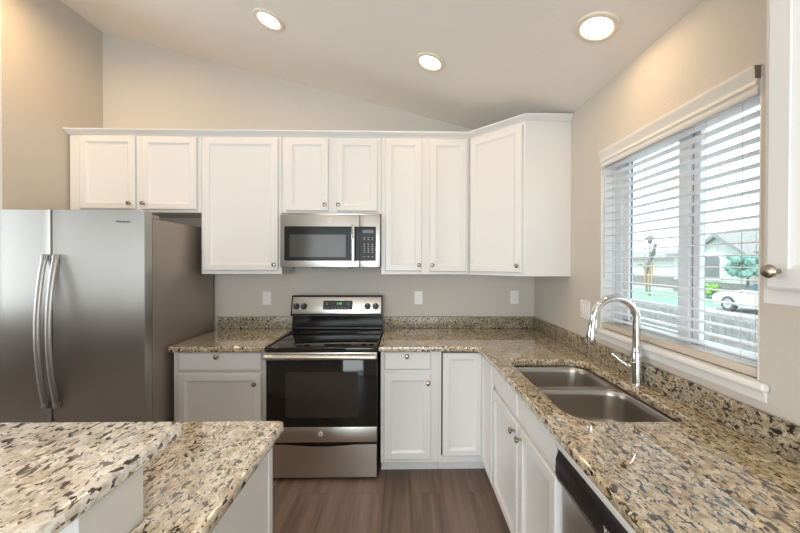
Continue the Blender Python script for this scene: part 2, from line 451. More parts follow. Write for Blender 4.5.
UB, UT = 1.393, 2.455       # upper cabinets: bottom and top of the face
UD = .305
def upper(label, x0, x1, z0, doors, group='white wall cabinets'):
    t = thing('wall_cabinet', label, 'cabinet', (x0, -.001, z0), 0, group)
    w_ = x1 - x0
    MB().box(.0008, w_ - .0008, -UD + .001, 0, .0, UT - z0, .0015, 1).build('body', MW, t)
    for (a, b_, dz0, dz1, kx, kz) in doors:
        d = panel_door('door', t, a - x0, b_ - x0, dz0 - z0, dz1 - z0, -UD)
        if kx is not None: knob(d, (kx - a, -.019, kz - dz0))
    return t
upper('white double-door cabinet above the fridge', -3.700, -2.706, 1.865,
      [(-3.614, -3.197, 1.888, 2.446, -3.231, 1.93), (-3.150, -2.734, 1.885, 2.441, -3.127, 1.93)])
upper('tall single-door white wall cabinet between fridge and microwave', -2.706, -2.090, UB,
      [(-2.682, -2.114, 1.420, 2.437, -2.140, 1.466)])
upper('short double-door white cabinet directly above the microwave', -2.090, -1.324, 1.860,
      [(-2.053, -1.730, 1.881, 2.436, -1.754, 1.927), (-1.668, -1.352, 1.881, 2.436, -1.651, 1.927)])
upper('tall double-door white wall cabinet between microwave and corner cabinet', -1.324, -.638, UB,
      [(-1.292, -1.008, 1.418, 2.436, -1.030, 1.466), (-.947, -.656, 1.416, 2.437, -.926, 1.466)])
# diagonal corner cabinet
CA = .637
t = thing('corner_wall_cabinet', 'diagonal single-door white wall cabinet in the corner', 'cabinet', (0, 0, UB), 0, 'white wall cabinets')
cpoly = [(-.001, -.001), (-CA + .001, -.001), (-CA + .001, -UD), (-UD - .012, -CA), (-.001, -CA)]
MB().prism(cpoly[::-1], 0, UT - UB).build('body', MW, t, smooth=0)
p0, p1 = Vector((-CA, -UD)), Vector((-UD - .012, -CA))
ang = math.atan2(p1.y - p0.y, p1.x - p0.x); dl = (p1 - p0).length
dd = panel_door('door', t, 0, dl - .036, 1.416 - UB, 2.432 - UB, 0)
nv = Vector((math.sin(ang), -math.cos(ang)))
off = p0 + (p1 - p0).normalized() * .018 + nv * .0005
dd.location = (off.x, off.y, 1.416 - UB); dd.rotation_euler = (0, 0, ang)
knob(dd, (dl - .036 - .024, -.019, .048))

# crown moulding along the tops of all the cabinets
def crown(path, name, label, z=UT):
    prof = [(0, .0), (.004, .0), (.007, .006), (.012, .009), (.026, .026), (.031, .030), (.033, .040), (.0, .040)]   # (outward, up)
    pts = [Vector(p) for p in path]; rr = []
    for i, p in enumerate(pts):
        if i == 0: d = (pts[1] - p).normalized(); nrm = Vector((d.y, -d.x)); k = 1
        elif i == len(pts) - 1: d = (p - pts[i - 1]).normalized(); nrm = Vector((d.y, -d.x)); k = 1
        else:
            d1 = (p - pts[i - 1]).normalized(); d2 = (pts[i + 1] - p).normalized()
            n1 = Vector((d1.y, -d1.x)); n2 = Vector((d2.y, -d2.x)); nrm = (n1 + n2).normalized(); k = 1 / nrm.dot(n1)
        rr.append([(p.x + nrm.x * a * k, p.y + nrm.y * a * k, z + b_) for a, b_ in prof])
    o = MB().rings(rr).build(name, MW, smooth=30)
    return tag(o, label, 'moulding')
crown([(-3.714, -UD - .001), (-CA, -UD - .001), (-UD - .012, -CA - .001), (-.002, -CA - .001)], 'crown_moulding', 'white crown moulding capping the row of wall cabinets')
# light rail along the bottoms
# near wall cabinet on the window wall
t = thing('wall_cabinet', 'white wall cabinet cropped by the right edge, beside the window', 'cabinet', (-.001, -2.155, UB), -PI / 2, 'white wall cabinets')
MB().box(0, .85, -UD + .001, 0, 0, UT - UB, .0015, 1).build('body', MW, t)
d = panel_door('door', t, .020, .415, .034, 1.04, -UD); knob(d, (.030, -.019, .042))
d = panel_door('door', t, .435, .83, .034, 1.04, -UD); knob(d, (.365, -.019, .042))

# ------------------------------------------------------------------ base cabinets
BD = .600; BT = .872
def base_body(t, w_, d_=BD, z=BT):
    MB().box(.0008, w_ - .0008, -d_, -.001, .097, z, .0015, 1).build('body', MW, t)
    MB().box(.0008, w_ - .0008, -d_ + .077, -.001, .0005, .097).build('toe_kick', MW, t)
t = thing('base_cabinet', 'white base cabinet left of the range, one drawer over one door', 'cabinet', (-2.722, 0, 0), 0, 'white base cabinets')
base_body(t, .630)
f = slab_front('drawer', t, .036, .602, .739, .872 - .004, -BD); knob(f, (.27, -.019, .104 - .0))
d = panel_door('door', t, .036, .602, .125, .724, -BD); knob(d, (.525, -.019, .532))
t = thing('base_cabinet', 'white base cabinet right of the range, one drawer over one door', 'cabinet', (-1.306, 0, 0), 0, 'white base cabinets')
base_body(t, .405)
f = slab_front('drawer', t, .022, .349, .743, .868, -BD); knob(f, (.160, -.019, .100))
d = panel_door('door', t, .022, .349, .123, .720, -BD); knob(d, (.305, -.019, .535))
# corner base cabinet (bi-fold corner doors)
t = thing('corner_base_cabinet', 'white corner base cabinet with folding door and dark gap', 'cabinet', (0, 0, 0), 0, 'white base cabinets')
CB = .900
MB().prism([(-.001, -.001), (-CB + .001, -.001), (-CB + .001, -BD + .01), (-BD + .02, -BD + .01), (-BD + .02, -CB + .005), (-.001, -CB + .005)][::-1], .097, BT).build('body', MW, t, smooth=0)
ff = MB()
ff.box(-CB - .0012, -.885, -BD, -BD + .0105, .097, BT).box(-.8848, -.58, -BD, -BD + .0105, .097, .142).box(-.8848, -.58, -BD, -BD + .0105, .868, BT)
ff.box(-BD, -BD + .0205, -CB + .0055, -BD - .0, .105, .120)
ff.build('face_frame', MW, t)
MB().prism([(-.001, -.001), (-CB + .001, -.001), (-CB + .001, -BD + .078), (-BD + .078, -BD + .078), (-BD + .078, -CB + .005), (-.001, -CB + .005)][::-1], .0005, .097).build('toe_kick', MW, t, smooth=0)
panel_door('door', t, -.876, -.606, .146, .862, -BD - .004, None, .040)
dd = panel_door('door', t, 0, .262, 0, .73, 0, None, .040); dd.location = (-BD + .0075, -.6245, .125); dd.rotation_euler = (0, 0, -PI / 2)
# dark shadow gap lining beside the folding door
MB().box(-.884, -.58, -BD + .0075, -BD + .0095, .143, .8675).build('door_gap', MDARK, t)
# sink base
SB0, SB1 = -.896, -1.757
t = thing('sink_base_cabinet', 'white sink base cabinet with two doors below false drawer fronts', 'cabinet', (-.0, SB0, 0), -PI / 2, 'white base cabinets')
wS = SB0 - SB1
BX = .590
sk = MB()
sk.box(.0008, wS - .0008, -BX, -BX + .02, .105, BT, .001, 1).box(.0008, .018, -BX + .02, -.001, .105, BT).box(wS - .018, wS - .0008, -BX + .02, -.001, .105, BT).box(.018, wS - .018, -BX + .02, -.001, .105, .123).box(.018, wS - .018, -.012, -.001, .123, BT)
sk.build('body', MW, t)
MB().box(.0008, wS - .0008, -BX + .077, -.001, .0005, .097).build('toe_kick', MW, t)
for a, b_ in ((.012, .446), (.471, .851)):
    slab_front('false_drawer_front', t, a, b_, .742, .866, -BX)
d = panel_door('door', t, .012, .446, .122, .720, -BX); knob(d, (.434 - .030, -.019, .550))
d = panel_door('door', t, .471, .851, .122, .720, -BX); knob(d, (.034, -.019, .552))
# cabinet beyond the dishwasher
t = thing('base_cabinet', 'white base cabinet beyond the dishwasher, out of view', 'cabinet', (0, -2.392, 0), -PI / 2, 'white base cabinets')
base_body(t, .63, BX)
slab_front('drawer', t, .02, .61, .742, .866, -BX); panel_door('door', t, .02, .61, .122, .72, -BX)

# ------------------------------------------------------------------ worktops
def slab(name, splines, z0, z1, mat, parent=None, bev=.011):
    me = curve_mesh(name, splines, (z1 - z0) / 2 - bev, bev, 4)
    me.materials.clear(); me.materials.append(mat)
    return link(name, me, parent, (0, 0, (z0 + z1) / 2))
ZT, ZB = .914, .876
t = thing('countertop', 'short granite countertop between the fridge and the range', 'countertop', (0, 0, ZB), 0, 'granite worktops')
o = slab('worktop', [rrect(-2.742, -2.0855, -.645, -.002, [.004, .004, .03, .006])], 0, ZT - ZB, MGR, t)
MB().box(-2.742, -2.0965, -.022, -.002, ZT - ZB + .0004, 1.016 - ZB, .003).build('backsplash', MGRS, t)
t = thing('countertop', 'long L-shaped granite countertop holding the sink', 'countertop', (0, 0, ZB), 0, 'granite worktops')
SX0, SX1, SY0, SY1 = -.530, -.100, -1.730, -.965
outer = [(-1.317, -.002), (-1.317, -.645)]
cr, cx, cy = .05, -.630 - .05, -.645 - .05     # rounded inner corner
for i in range(9):
    a = PI / 2 - PI / 2 * i / 8
    outer.append((cx + cr * math.cos(a), cy + cr * math.sin(a)))
outer += [(-.630, -3.0), (-.002, -3.0), (-.002, -.002)]
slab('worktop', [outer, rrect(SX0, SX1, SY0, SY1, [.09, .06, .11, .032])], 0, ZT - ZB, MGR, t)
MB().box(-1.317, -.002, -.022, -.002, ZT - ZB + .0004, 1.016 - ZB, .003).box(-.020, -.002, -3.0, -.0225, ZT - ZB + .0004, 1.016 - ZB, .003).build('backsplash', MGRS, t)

# ------------------------------------------------------------------ sink
t = thing('kitchen_sink', 'double-bowl stainless undermount sink under the window', 'sink', (0, 0, .70))
zf = .8735 - .70
YD0, YD1 = -1.318, -1.288
def bowl(x0, x1, y0, y1, rr_, dx, dy):
    R = []
    for ins, z_ in ((0, zf - .0015), (.004, zf - .006), (.008, zf - .03), (.014, .05), (.022, .022), (.04, .008), (.065, .003)):
        R.append([(a, b_, z_) for a, b_ in rrect(x0 + ins, x1 - ins, y0 + ins, y1 - ins, [max(.02, q - ins * .6) for q in rr_], 8)])
    # bowl floor falling to the drain
    c = Vector((dx, dy, -.004))
    n = len(R[0])
    ring = [(c.x + .045 * math.cos(2 * PI * (i + .5) / n + 0), c.y + .045 * math.sin(2 * PI * (i + .5) / n), -.001) for i in range(n)]
    R.append(ring); 
    o = MB().rings(R, False, True).build('bowl', MSTS, t, smooth=50)
    md = o.modifiers.new('wall', 'SOLIDIFY'); md.thickness = .0012; md.offset = -1
    MB().lathe([(.044, .0), (.042, .003), (.036, .002), (.03, -.002), (.0, -.003)], (dx, dy, .0), n=24).build('drain', MCHROME, o)
    return o
bowl(SX0 + .002, SX1 - .002, YD1, SY1 - .002, [.09, .06, .05, .06], -.31, -1.12)
bowl(SX0 + .002, SX1 - .002, SY0 + .002, YD0, [.09, .06, .11, .032], -.31, -1.52)
me = curve_mesh('rim', [rrect(SX0 - .02, SX1 + .02, SY0 - .02, SY1 + .02, .09), rrect(SX0 + .002, SX1 - .002, YD1, SY1 - .002, [.09, .06, .05, .06])[::-1], rrect(SX0 + .002, SX1 - .002, SY0 + .002, YD0, [.09, .06, .11, .032])[::-1]], .0008, .0004, 1)
me.materials.clear(); me.materials.append(MSTS)
link('rim', me, t, (0, 0, zf))

# ------------------------------------------------------------------ faucet
fx, fy = -.046, -1.36
t = thing('kitchen_faucet', 'tall chrome gooseneck faucet behind the sink', 'faucet', (fx, fy, ZT))
MB().lathe([(.0255, 0.0003), (.0255, .004), (.0245, .008), (.0245, .10), (.0240, .145), (.021, .153), (.0195, .160), (.0185, .17)], n=28).build('body', MCHROME, t)
pts = []; R_ = .104; zc = .303
for z_ in (.14, .18, .23, .28): pts.append((0, 0, z_))
for i in range(17):
    a = PI * i / 16
    pts.append((-R_ + R_ * math.cos(a), 0, zc + R_ * math.sin(a)))
MB().tube(pts, .0172, 16).build('spout', MCHROME, t)
e = Vector(pts[-1]); dirv = (Vector(pts[-1]) - Vector(pts[-2])).normalized()
hp = [e - dirv * .005, e + dirv * .01, e + dirv * .02, e + dirv * .07, e + dirv * .110, e + dirv * .116]
MB().tube(hp, [.0170, .0185, .0205, .0240, .0240, .0205], 20).build('spray_head', MCHROME, t)
hb = MB().tube([(-.012, .014, .075), (-.024, .026, .080), (-.030, .032, .083)], [.012, .012, .009], 16)
hb.tube([(-.028, .030, .082), (-.055, .050, .105), (-.078, .066, .128)], [.0065, .0055, .0045], 12)
hb.build('lever', MCHROME, t)

# ------------------------------------------------------------------ range
RX0, RX1 = -2.083, -1.323
t = thing('electric_range', 'freestanding stainless electric range with black glass top', 'stove', ((RX0 + RX1) / 2, 0, 0))
hw = (RX1 - RX0) / 2
MB().box(-hw + .002, hw - .002, -.600, -.030, .03, .890, .003, 1).build('body', MBLK, t)
for a in (-hw + .05, hw - .05):
    for b_ in (-.56, -.08): MB().lathe([(.016, .0005), (.016, .012), (.010, .014), (.010, .031)], (a, b_, 0), n=12).build('foot', MBPL, t)
# cooktop with raised rim and four burner rings
ck = MB().box(-hw, hw, -.655, -.026, .890, .908, .006, 3)
ck.box(-hw, hw, -.662, -.640, .882, .914, .007, 3).box(-hw, -hw + .016, -.65, -.075, .900, .9145, .004).box(hw - .016, hw, -.65, -.075, .900, .9145, .004)
ctop = ck.build('cooktop', MGLASSB, t)
MRING = simple('burner_ring_print', (.05, .05, .05), .2)
for bx, by, br in ((-.19, -.48, .105), (.19, -.48, .085), (-.19, -.22, .08), (.19, -.22, .105)):
    MB().lathe([(br, .9082), (br, .9085), (br - .004, .9085), (br - .004, .9082)], (bx, by, 0), n=40, cap=False).build('burner_ring', MRING, ctop)
# backguard: black lower riser, tilted stainless control panel framed in black
bgd = MB().prism([(-.085, .900), (-.024, .900), (-.024, 1.205), (-.085, 1.207), (-.097, 1.200), (-.131, 1.048), (-.134, 1.040), (-.088, 1.036)], -hw + .001, hw - .001, lambda a, b, h: (h, a, b))
bgd = bgd.build('backguard', MBLK, t)
MB().prism([(-.072, .918), (-.088, .918), (-.0915, .925), (-.0915, .931), (-.088, .938), (-.072, .938)], -hw + .006, hw - .006, lambda a, b, h: (h, a, b)).build('vent_trim', MBLK, bgd)
tilt = math.atan2(.034, .152)
pv = Vector((0, -.1145, 1.124)); nrm = Vector((0, -math.cos(tilt), math.sin(tilt)))
def on_panel(o, x, s, d=.0):   # s along the slope, d outward
    o.location = Vector((x, pv.y, pv.z)) + Vector((0, math.sin(tilt), math.cos(tilt))) * s + nrm * d
    o.rotation_euler = (-tilt, 0, 0); o.parent = bgd
pl = MB().box(-hw + .012, hw - .012, -.0025, .002, -.066, .072, .003).build('control_panel', MST); on_panel(pl, 0, 0, .0005)
for kx in (-.335, -.272, .255, .323):
    kb = MB().lathe([(.026, 0), (.026, .004), (.023, .007), (.0205, .020), (.018, .024), (.0, .0245)], axis='-y', n=24)
    kb.box(-.0045, .0045, -.031, -.022, -.019, .019, .002)
    k = kb.build('control_knob', MBPL); on_panel(k, kx, -.006, .003)
    n_ = MB().box(-.001, .001, -.0325, -.031, .004, .018).build('pointer', MTXTW, k)
dp = MB().prism(rrect(-.122, .122, -.038, .038, .010, 5), 0, .0022, lambda a, b, h: (a, -h, b)).build('display', MBPL); on_panel(dp, .008, .004, .003)
text_part('clock_digits', '1:48', .026, MGRN, dp, (.010, -.0026, .013), (PI / 2, 0, 0), .0002)
for i in range(8):
    MB().box(-.105 + i * .028 - .006, -.105 + i * .028 + .006, -.0030, -.0022, -.026, -.022).build('button', MTXT, dp)
for sx in (-.092, .088):
    for k in range(2): MB().box(sx - .007, sx + .007, -.0030, -.0022, .002 + k * .014, .006 + k * .014).build('button', MTXT, dp)
# oven door
od = MB().box(-hw + .004, hw - .004, -.640, -.601, .262, .876, .004).build('oven_door', MGLASSB, t)
MB().box(-hw + .006, hw - .006, -.6445, -.638, .826, .875, .003).build('top_trim', MST, od)
MB().box(-hw + .006, hw - .006, -.6445, -.638, .263, .366, .003).build('bottom_trim', MST, od)
MB().prism(rrect(-.245, .245, .43, .74, .006, 3), 0, .0012, lambda a, b, h: (a, -.640 - h, b)).build('window', MWIN, od)
hd = MB()
hp = [(-hw + .03, -.640, .852), (-hw + .03, -.668, .853), (-hw + .035, -.690, .853)]
n = 20
def hy(u): return -.690 - .010 * math.sin(PI * u)
barp = [(-hw + .012 + (2 * hw - .024) * i / n, hy(i / n), .852 + .004 * math.sin(PI * i / n)) for i in range(n + 1)]
hd.tube(barp, .0165, 14, (.8, 1.05))
for s_ in (-1, 1): hd.box(s_ * (hw - .035) - .014, s_ * (hw - .035) + .014, -.693, -.643, .842, .864, .004)
hd.build('handle', MST, od)
bdg = MB().lathe([(.017, 0), (.017, .002), (.0145, .003), (.0, .003)], axis='-y', n=28).build('badge', MBADGE, od, (-.005, -.6446, .320))
text_part('logo', 'GE', .017, MTXTD, bdg, (0, -.0032, 0), (PI / 2, 0, 0), .0002, shear=.25)
# storage drawer with the scooped finger grip along its top
MB().box(-hw + .006, hw - .006, -.632, -.601, .250, .262).build('drawer_gap', MBLK, t)
xs = [-hw + .008 + (2 * hw - .016) * i / 24 for i in range(25)]
prof = [(x, .246 - .014 * max(0, 1 - (x / .22) ** 2)) for x in xs]
dr = MB().prism([(xs[0], .022)] + [(xs[-1], .022)] + prof[::-1], 0, .040, lambda a, b, h: (a, -.600 - h, b)).build('storage_drawer', MST, t)

# ------------------------------------------------------------------ microwave
MSTM = brushed('stainless_microwave', (.50, .48, .455), .30)
t = thing('over_range_microwave', 'stainless over-the-range microwave under the short cabinet', 'microwave', ((-2.082 - 1.326) / 2, 0, 1.445))
hw = .377
MB().box(-hw, hw, -.345, -.003, .004, .4135, .003).build('body', simple('microwave_case', (.12, .12, .12), .4, .6), t)
MB().box(-.145, .135, -.362, -.06, -.007, .0045).build('underside_vent', MBPL, t)
xd = .222
dm = MB().box(-hw, xd - .001, -.372, -.3455, .002, .401, .004, 3).build('door', MSTM, t)
MB().prism(rrect(-hw + .032, xd - .001, .052, .312, .012, 4), 0, .0014, lambda a, b, h: (a, -.372 - h, b)).build('door_glass', MMWB, dm)
MB().prism(rrect(-hw + .072, xd - .105, .080, .250, .004, 3), 0, .0008, lambda a, b, h: (a, -.3735 - h, b)).build('screen', MMWIN, dm)
mh = MB()
mh.tube([(xd - .045, -.402 - .008 * math.sin(PI * i / 12), .042 + .285 * i / 12) for i in range(13)], .0125, 12, (1, .8))
for z_ in (.055, .312): mh.box(xd - .054, xd - .036, -.40, -.3735, z_ - .012, z_ + .012, .003)
mh.build('handle', MCHROME, dm)
bdg = MB().lathe([(.015, 0), (.015, .002), (.013, .003), (.0, .003)], axis='-y', n=28).build('badge', MBADGE, dm, (-.005, -.3722, .356))
text_part('logo', 'GE', .015, MTXTD, bdg, (0, -.0032, 0), (PI / 2, 0, 0), .0002, shear=.25)
cp = MB().box(xd + .001, hw, -.372, -.3455, .002, .401, .004, 3).build('control_panel', MSTM, t)
kp = MB().prism(rrect(xd + .001, hw - .032, .052, .312, .006, 4), 0, .0014, lambda a, b, h: (a, -.372 - h, b)).build('keypad', MMWB, cp)
MB().box(xd + .022, hw - .05, -.3742, -.3732, .262, .288).build('display', simple('unlit_display', (.05, .055, .06), .15), kp)
for i in range(3):
    for j, z_ in enumerate((.228, .214, .178, .163, .148, .133, .118, .084)):
        xx = xd + .036 + i * .030
        MB().box(xx - .0055, xx + .0055, -.3742, -.3733, z_ - .0035, z_ + .0035).build('button', MTXT, kp)
MB().box(-hw + .01, hw - .01, -.368, -.345, .4015, .4135, .002).build('top_vent', MSTM, t)

# ------------------------------------------------------------------ refrigerator
FX0, FX1 = -3.672, -2.760
t = thing('refrigerator', 'stainless side-by-side refrigerator with two bowed handles', 'refrigerator', ((FX0 + FX1) / 2, 0, 0))
hw = (FX1 - FX0) / 2; ox = (FX0 + FX1) / 2
MB().box(-hw + .002, hw - .002, -.738, -.045, .02, 1.762, .006).build('body', MSIDE, t)
MB().box(-hw + .01, hw - .01, -.770, -.735, .006, .085, .004).build('base_grille', MBPL, t)
MB().box(-hw + .012, hw - .012, -.7445, -.737, .10, 1.79).build('door_gasket', MBPL, t)
sx = -3.322 - ox
def fdoor(x0, x1, r0, r1):
    # rounded front: section in x-y swept in z
    pts = [(x0, -.745)]
    n = 14
    for i in range(n + 1):
        u = i / n
        bulge = .010 * (1 - ((x0 + (x1 - x0) * u) / (hw * 1.02)) ** 2)
        e = .012
        k = 0
        d0 = (x1 - x0) * u; d1 = (x1 - x0) * (1 - u)
        pts.append((x0 + (x1 - x0) * u, -.800 - bulge + (.006 if d0 < .001 or d1 < .001 else 0)))
        if i == 0 : pts.append((x0 + .004, -.8025 - bulge))
        if i == n - 1: pts.append((x1 - .004, -.8025 - .010 * (1 - (x1 / (hw * 1.02)) ** 2)))
    pts.append((x1, -.745))
    return MB().prism(pts, .095, 1.806)
dl_ = fdoor(-hw, sx - .004, 0, 0).build('freezer_door', MSTF, t, smooth=50)
dr_ = fdoor(sx + .004, hw, 0, 0).build('fridge_door', MSTF, t, smooth=50)
for par, hx, lean in ((dl_, sx - .034, 1), (dr_, sx + .034, -1)):
    h = MB(); n = 22; pp = []
    for i in range(n + 1):
        u = i / n
        pp.append((hx, -.815 - .052 * math.sin(PI * u) ** .8, .580 + .950 * u))
    h.tube(pp, .0190, 16, (1.0, .50))
    for z_ in (.60, 1.51): h.box(hx - .015, hx + .015, -.832, -.800, z_ - .018, z_ + .018, .005)
    h.build('handle', MHAND, par)
text_part('logo', 'Whirlpool', .021, MTXTD, dr_, (.325, -.8085, 1.735), (PI / 2, 0, 0), .0002)
MB().box(hw - .10, hw - .012, -.78, -.66, 1.764, 1.790, .004).build('hinge_cover', simple('hinge_grey', (.35, .33, .31), .45), t)

# ------------------------------------------------------------------ dishwasher
t = thing('dishwasher', 'stainless dishwasher with black control strip beside the sink cabinet', 'dishwasher', (0, -1.782, 0), -PI / 2)
MB().box(.004, .604, -.575, -.03, .02, .862).build('body', MBPL, t)
MB().box(.004, .604, -.60, -.576, .108, .745, .005).build('door', MST, t)
cpn = MB().prism([(-.576, .738), (-.602, .732), (-.620, .740), (-.628, .765), (-.626, .815), (-.616, .842), (-.600, .850), (-.576, .850)], .006, .602, lambda a, b, h: (h, a, b)).build('control_panel', MBPL, t, smooth=50)
text_part('logo', 'Whirlpool', .022, MTXTW, cpn, (.33, -.6272, .792), (PI / 2 - .08, 0, 0), .0003)
MB().box(.006, .602, -.56, -.53, .001, .105).build('toe_panel', MBPL, t)
MB().box(-.020, .604, -.622, -.565, .8515, .8735, .002).build('mounting_strip', MW, t)

# ------------------------------------------------------------------ blinds
t = thing('window_blind', 'white horizontal slat blind, open, in the sink window', 'blind', (0, 0, 0))
BY0, BY1 = WY0 + .010, WY1 - .010
vp = [(.006, 2.036), (-.005, 2.036), (-.009, 2.042), (-.009, 2.052), (-.005, 2.056), (-.005, 2.062), (-.013, 2.067), (-.013, 2.075), (-.009, 2.079), (-.009, 2.085), (-.014, 2.093), (-.019, 2.113), (-.022, 2.118), (-.022, 2.128), (.006, 2.128)]
MB().prism(vp, WY0 + .0065, WY1 - .0065, lambda a, b, h: (a, h, b)).build('valance', MVAL, t)
MB().box(-.018, .004, WY0 + .004, WY0 + .0062, 2.085, 2.126).build('valance_clip', simple('clip_grey', (.25, .22, .18), .4), t)
MB().box(.008, .056, BY0, BY1, 2.055, 2.098, .002).build('headrail', MSLAT, t)
sl = MB()
NS = 21
ztop, zbot = 2.030, 1.172
for i in range(NS):
    z_ = ztop - (ztop - zbot) * i / (NS - 1)
    prof = []
    tl = math.radians(-.5)
    for u in (-1, -.5, 0, .5, 1):
        prof.append((.031 + .0245 * u * math.cos(tl), z_ + .0018 * (1 - u * u) + .0245 * u * math.sin(tl)))
    poly = prof + [(a, b_ - .0028) for a, b_ in prof[::-1]]
    sl.prism(poly, BY0, BY1, lambda a, b, h: (a, h, b))
sl.build('slats', MSLAT, t)
MB().box(.006, .056, BY0, BY1, 1.1115, 1.141, .003).build('bottom_rail', MRAIL, t)
for yy in (-1.09, -1.34, -1.66, -1.80):
    c = MB()
    for xx in (.0055, .0565): c.tube([(xx, yy, 1.15), (xx, yy, 2.06)], .0008, 6)
    c.build('ladder_cord', MCORD, t)
MB().tube([(-.006, WY1 - .045, 1.40), (-.006, WY1 - .045, 2.05)], .003, 8).build('tilt_wand', MCORD, t)

# ------------------------------------------------------------------ outlets and switch
def plate(name, label, cat, loc, rotz=0, kind='outlet', w2=.036, group=None):
    t = thing(name, label, cat, loc, rotz, group)
    def ring(i, y): return [(-w2 + i, y, -.058 + i), (w2 - i, y, -.058 + i), (w2 - i, y, .058 - i), (-w2 + i, y, .058 - i)]
    MB().rings([ring(0, -.0005), ring(0, -.003), ring(.004, -.0062)]).build('cover_plate', MPLASTIC, t)
    if kind == 'outlet':
        for s_ in (-1, 1):
            so = MB().prism(rrect(-.0165, .0165, -.0135, .0135, .008, 4), 0, .0016, lambda a, b, h: (a, -.0060 - h, b)).build('socket', MPLASTIC, t, (0, 0, s_ * .0195))
            MB().box(-.0075, -.0055, -.0079, -.0075, -.001, .007).box(.0055, .0075, -.0079, -.0075, -.001, .006).build('slots', MDARK, so)
    else:
        for s_ in ((-.023, .023) if w2 > .05 else (0,)):
            MB().box(s_ - .016, s_ + .016, -.0085, -.0058, -.033, .033, .0015).build('rocker', MPLASTIC, t)
    return t
plate('wall_outlet', 'white wall outlet on the back wall left of the range', 'outlet', (-2.330, 0, 1.174), group='outlets over the backsplash')
plate('wall_outlet', 'white wall outlet on the back wall just right of the range', 'outlet', (-1.018, 0, 1.178), group='outlets over the backsplash')
plate('wall_outlet', 'white wall outlet on the back wall below the corner cabinet', 'outlet', (-.177, 0, 1.183), group='outlets over the backsplash')
plate('light_switch', 'white rocker switch plate on the window wall by the faucet', 'switch', (0, -.826, 1.190), -PI / 2, 'switch', .055)

# ------------------------------------------------------------------ peninsula with raised bar
PX1 = -1.597
t = thing('peninsula_cabinet', 'white base cabinet under the lower peninsula counter at lower left', 'cabinet', (0, 0, 0), 0, 'white base cabinets')
MB().box(-3.4, PX1, -2.160, -1.800, .105, BT, .002, 1).build('body', MW, t)
MB().box(-3.4, PX1 - .002, -2.160, -1.865, .0005, .105).build('toe_kick', MW, t)
MB().box(PX1 - .024, PX1 + .0045, -1.816, -1.788, .0005, BT - .0005, .001, 1).build('corner_stile', MW, t)
for k in range(4):
    dd = panel_door('door', t, 0, .40, 0, .60, 0); dd.location = (-1.65 - .43 * k, -1.80, .125); dd.rotation_euler = (0, 0, PI)
hwl = MB().box(-3.4, -1.735, -2.320, -2.166, .0005, 1.028, .002, 1).build('half_wall', MW)
tag(hwl, 'white panelled half wall carrying the raised bar', 'half wall')
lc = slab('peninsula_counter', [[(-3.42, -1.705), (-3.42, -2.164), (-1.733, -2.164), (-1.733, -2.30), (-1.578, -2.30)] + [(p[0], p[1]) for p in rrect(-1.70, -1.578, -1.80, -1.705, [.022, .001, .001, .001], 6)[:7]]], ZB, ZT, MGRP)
tag(lc, 'lower granite peninsula counter at lower left, rounded outer corner', 'countertop', 'granite worktops')
bt = slab('bar_top', [rrect(-3.42, -1.720, -2.56, -2.032, [.03, .004, .004, .05], 6)], 1.030, 1.070, MGRB, None, .016)
tag(bt, 'raised granite bar top with bullnose edge at lower left', 'bar top', 'granite worktops')

# ------------------------------------------------------------------ outside the window
GZ = -.62
def flat(name, col, scale=3, var=.25):
    m, nt, b = nmat(name)
    tc = nt.nodes.new('ShaderNodeTexCoord'); n = nt.nodes.new('ShaderNodeTexNoise'); n.inputs['Scale'].default_value = scale; n.inputs['Detail'].default_value = 5
    r = ramp(nt, [(.3, tuple(c * (1 - var) for c in col)), (.7, tuple(min(1, c * (1 + var)) for c in col))])
    nt.links.new(tc.outputs['Object'], n.inputs['Vector']); nt.links.new(n.outputs['Fac'], r.inputs['Fac']); nt.links.new(r.outputs['Color'], b.inputs['Base Color'])
    b.inputs['Roughness'].default_value = .9; b.inputs['Specular IOR Level'].default_value = .1
    return m
MLAWN = flat('lawn_green', (.24, .42, .29), 8)
MCONC = flat('concrete', (.42, .41, .40), 5, .1)
MASPH = flat('street_asphalt', (.22, .22, .23), 4, .1)
MSIDING = flat('pale_siding', (.58, .57, .55), 4, .05)
MROOF = flat('roof_shingle', (.30, .29, .29), 9, .15)
MSTONE = flat('stone_veneer', (.27, .26, .25), 12, .3)
MFENCE = flat('weathered_fence', (.27, .26, .255), 6, .2)
MLEAF = flat('shrub_leaf', (.24, .40, .10), 12, .4)
MLEAFB = flat('spruce_leaf', (.20, .33, .30), 12, .4)
MBARK = flat('bark', (.22, .2, .19), 10, .3)
MCAR = simple('car_white_paint', (.80, .80, .80), .25)
MCARG = simple('car_glass', (.10, .14, .16), .1)
MTYRE = simple('tyre', (.10, .10, .10), .7)
MALLOY = simple('alloy_wheel', (.6, .6, .6), .35, .8)
MDOORW = flat('wood_front_door', (.55, .36, .16), 6, .15)

struct(MB().box(.6, 60, -20, 60, GZ - .1, GZ).build('floor_outside', MCONC, smooth=0), 'pale concrete ground outside', 'ground')
struct(MB().box(8.2, 12.2, -20, 60, GZ, GZ + .004).build('floor_street', MASPH, smooth=0), 'pale grey street beyond the fence', 'street')
o = MB().box(12.5, 18.4, 13.0, 30, GZ, GZ + .012).build('front_lawn', MLAWN, smooth=0); tag(o, 'pale green front lawn before the house across the street', 'lawn')
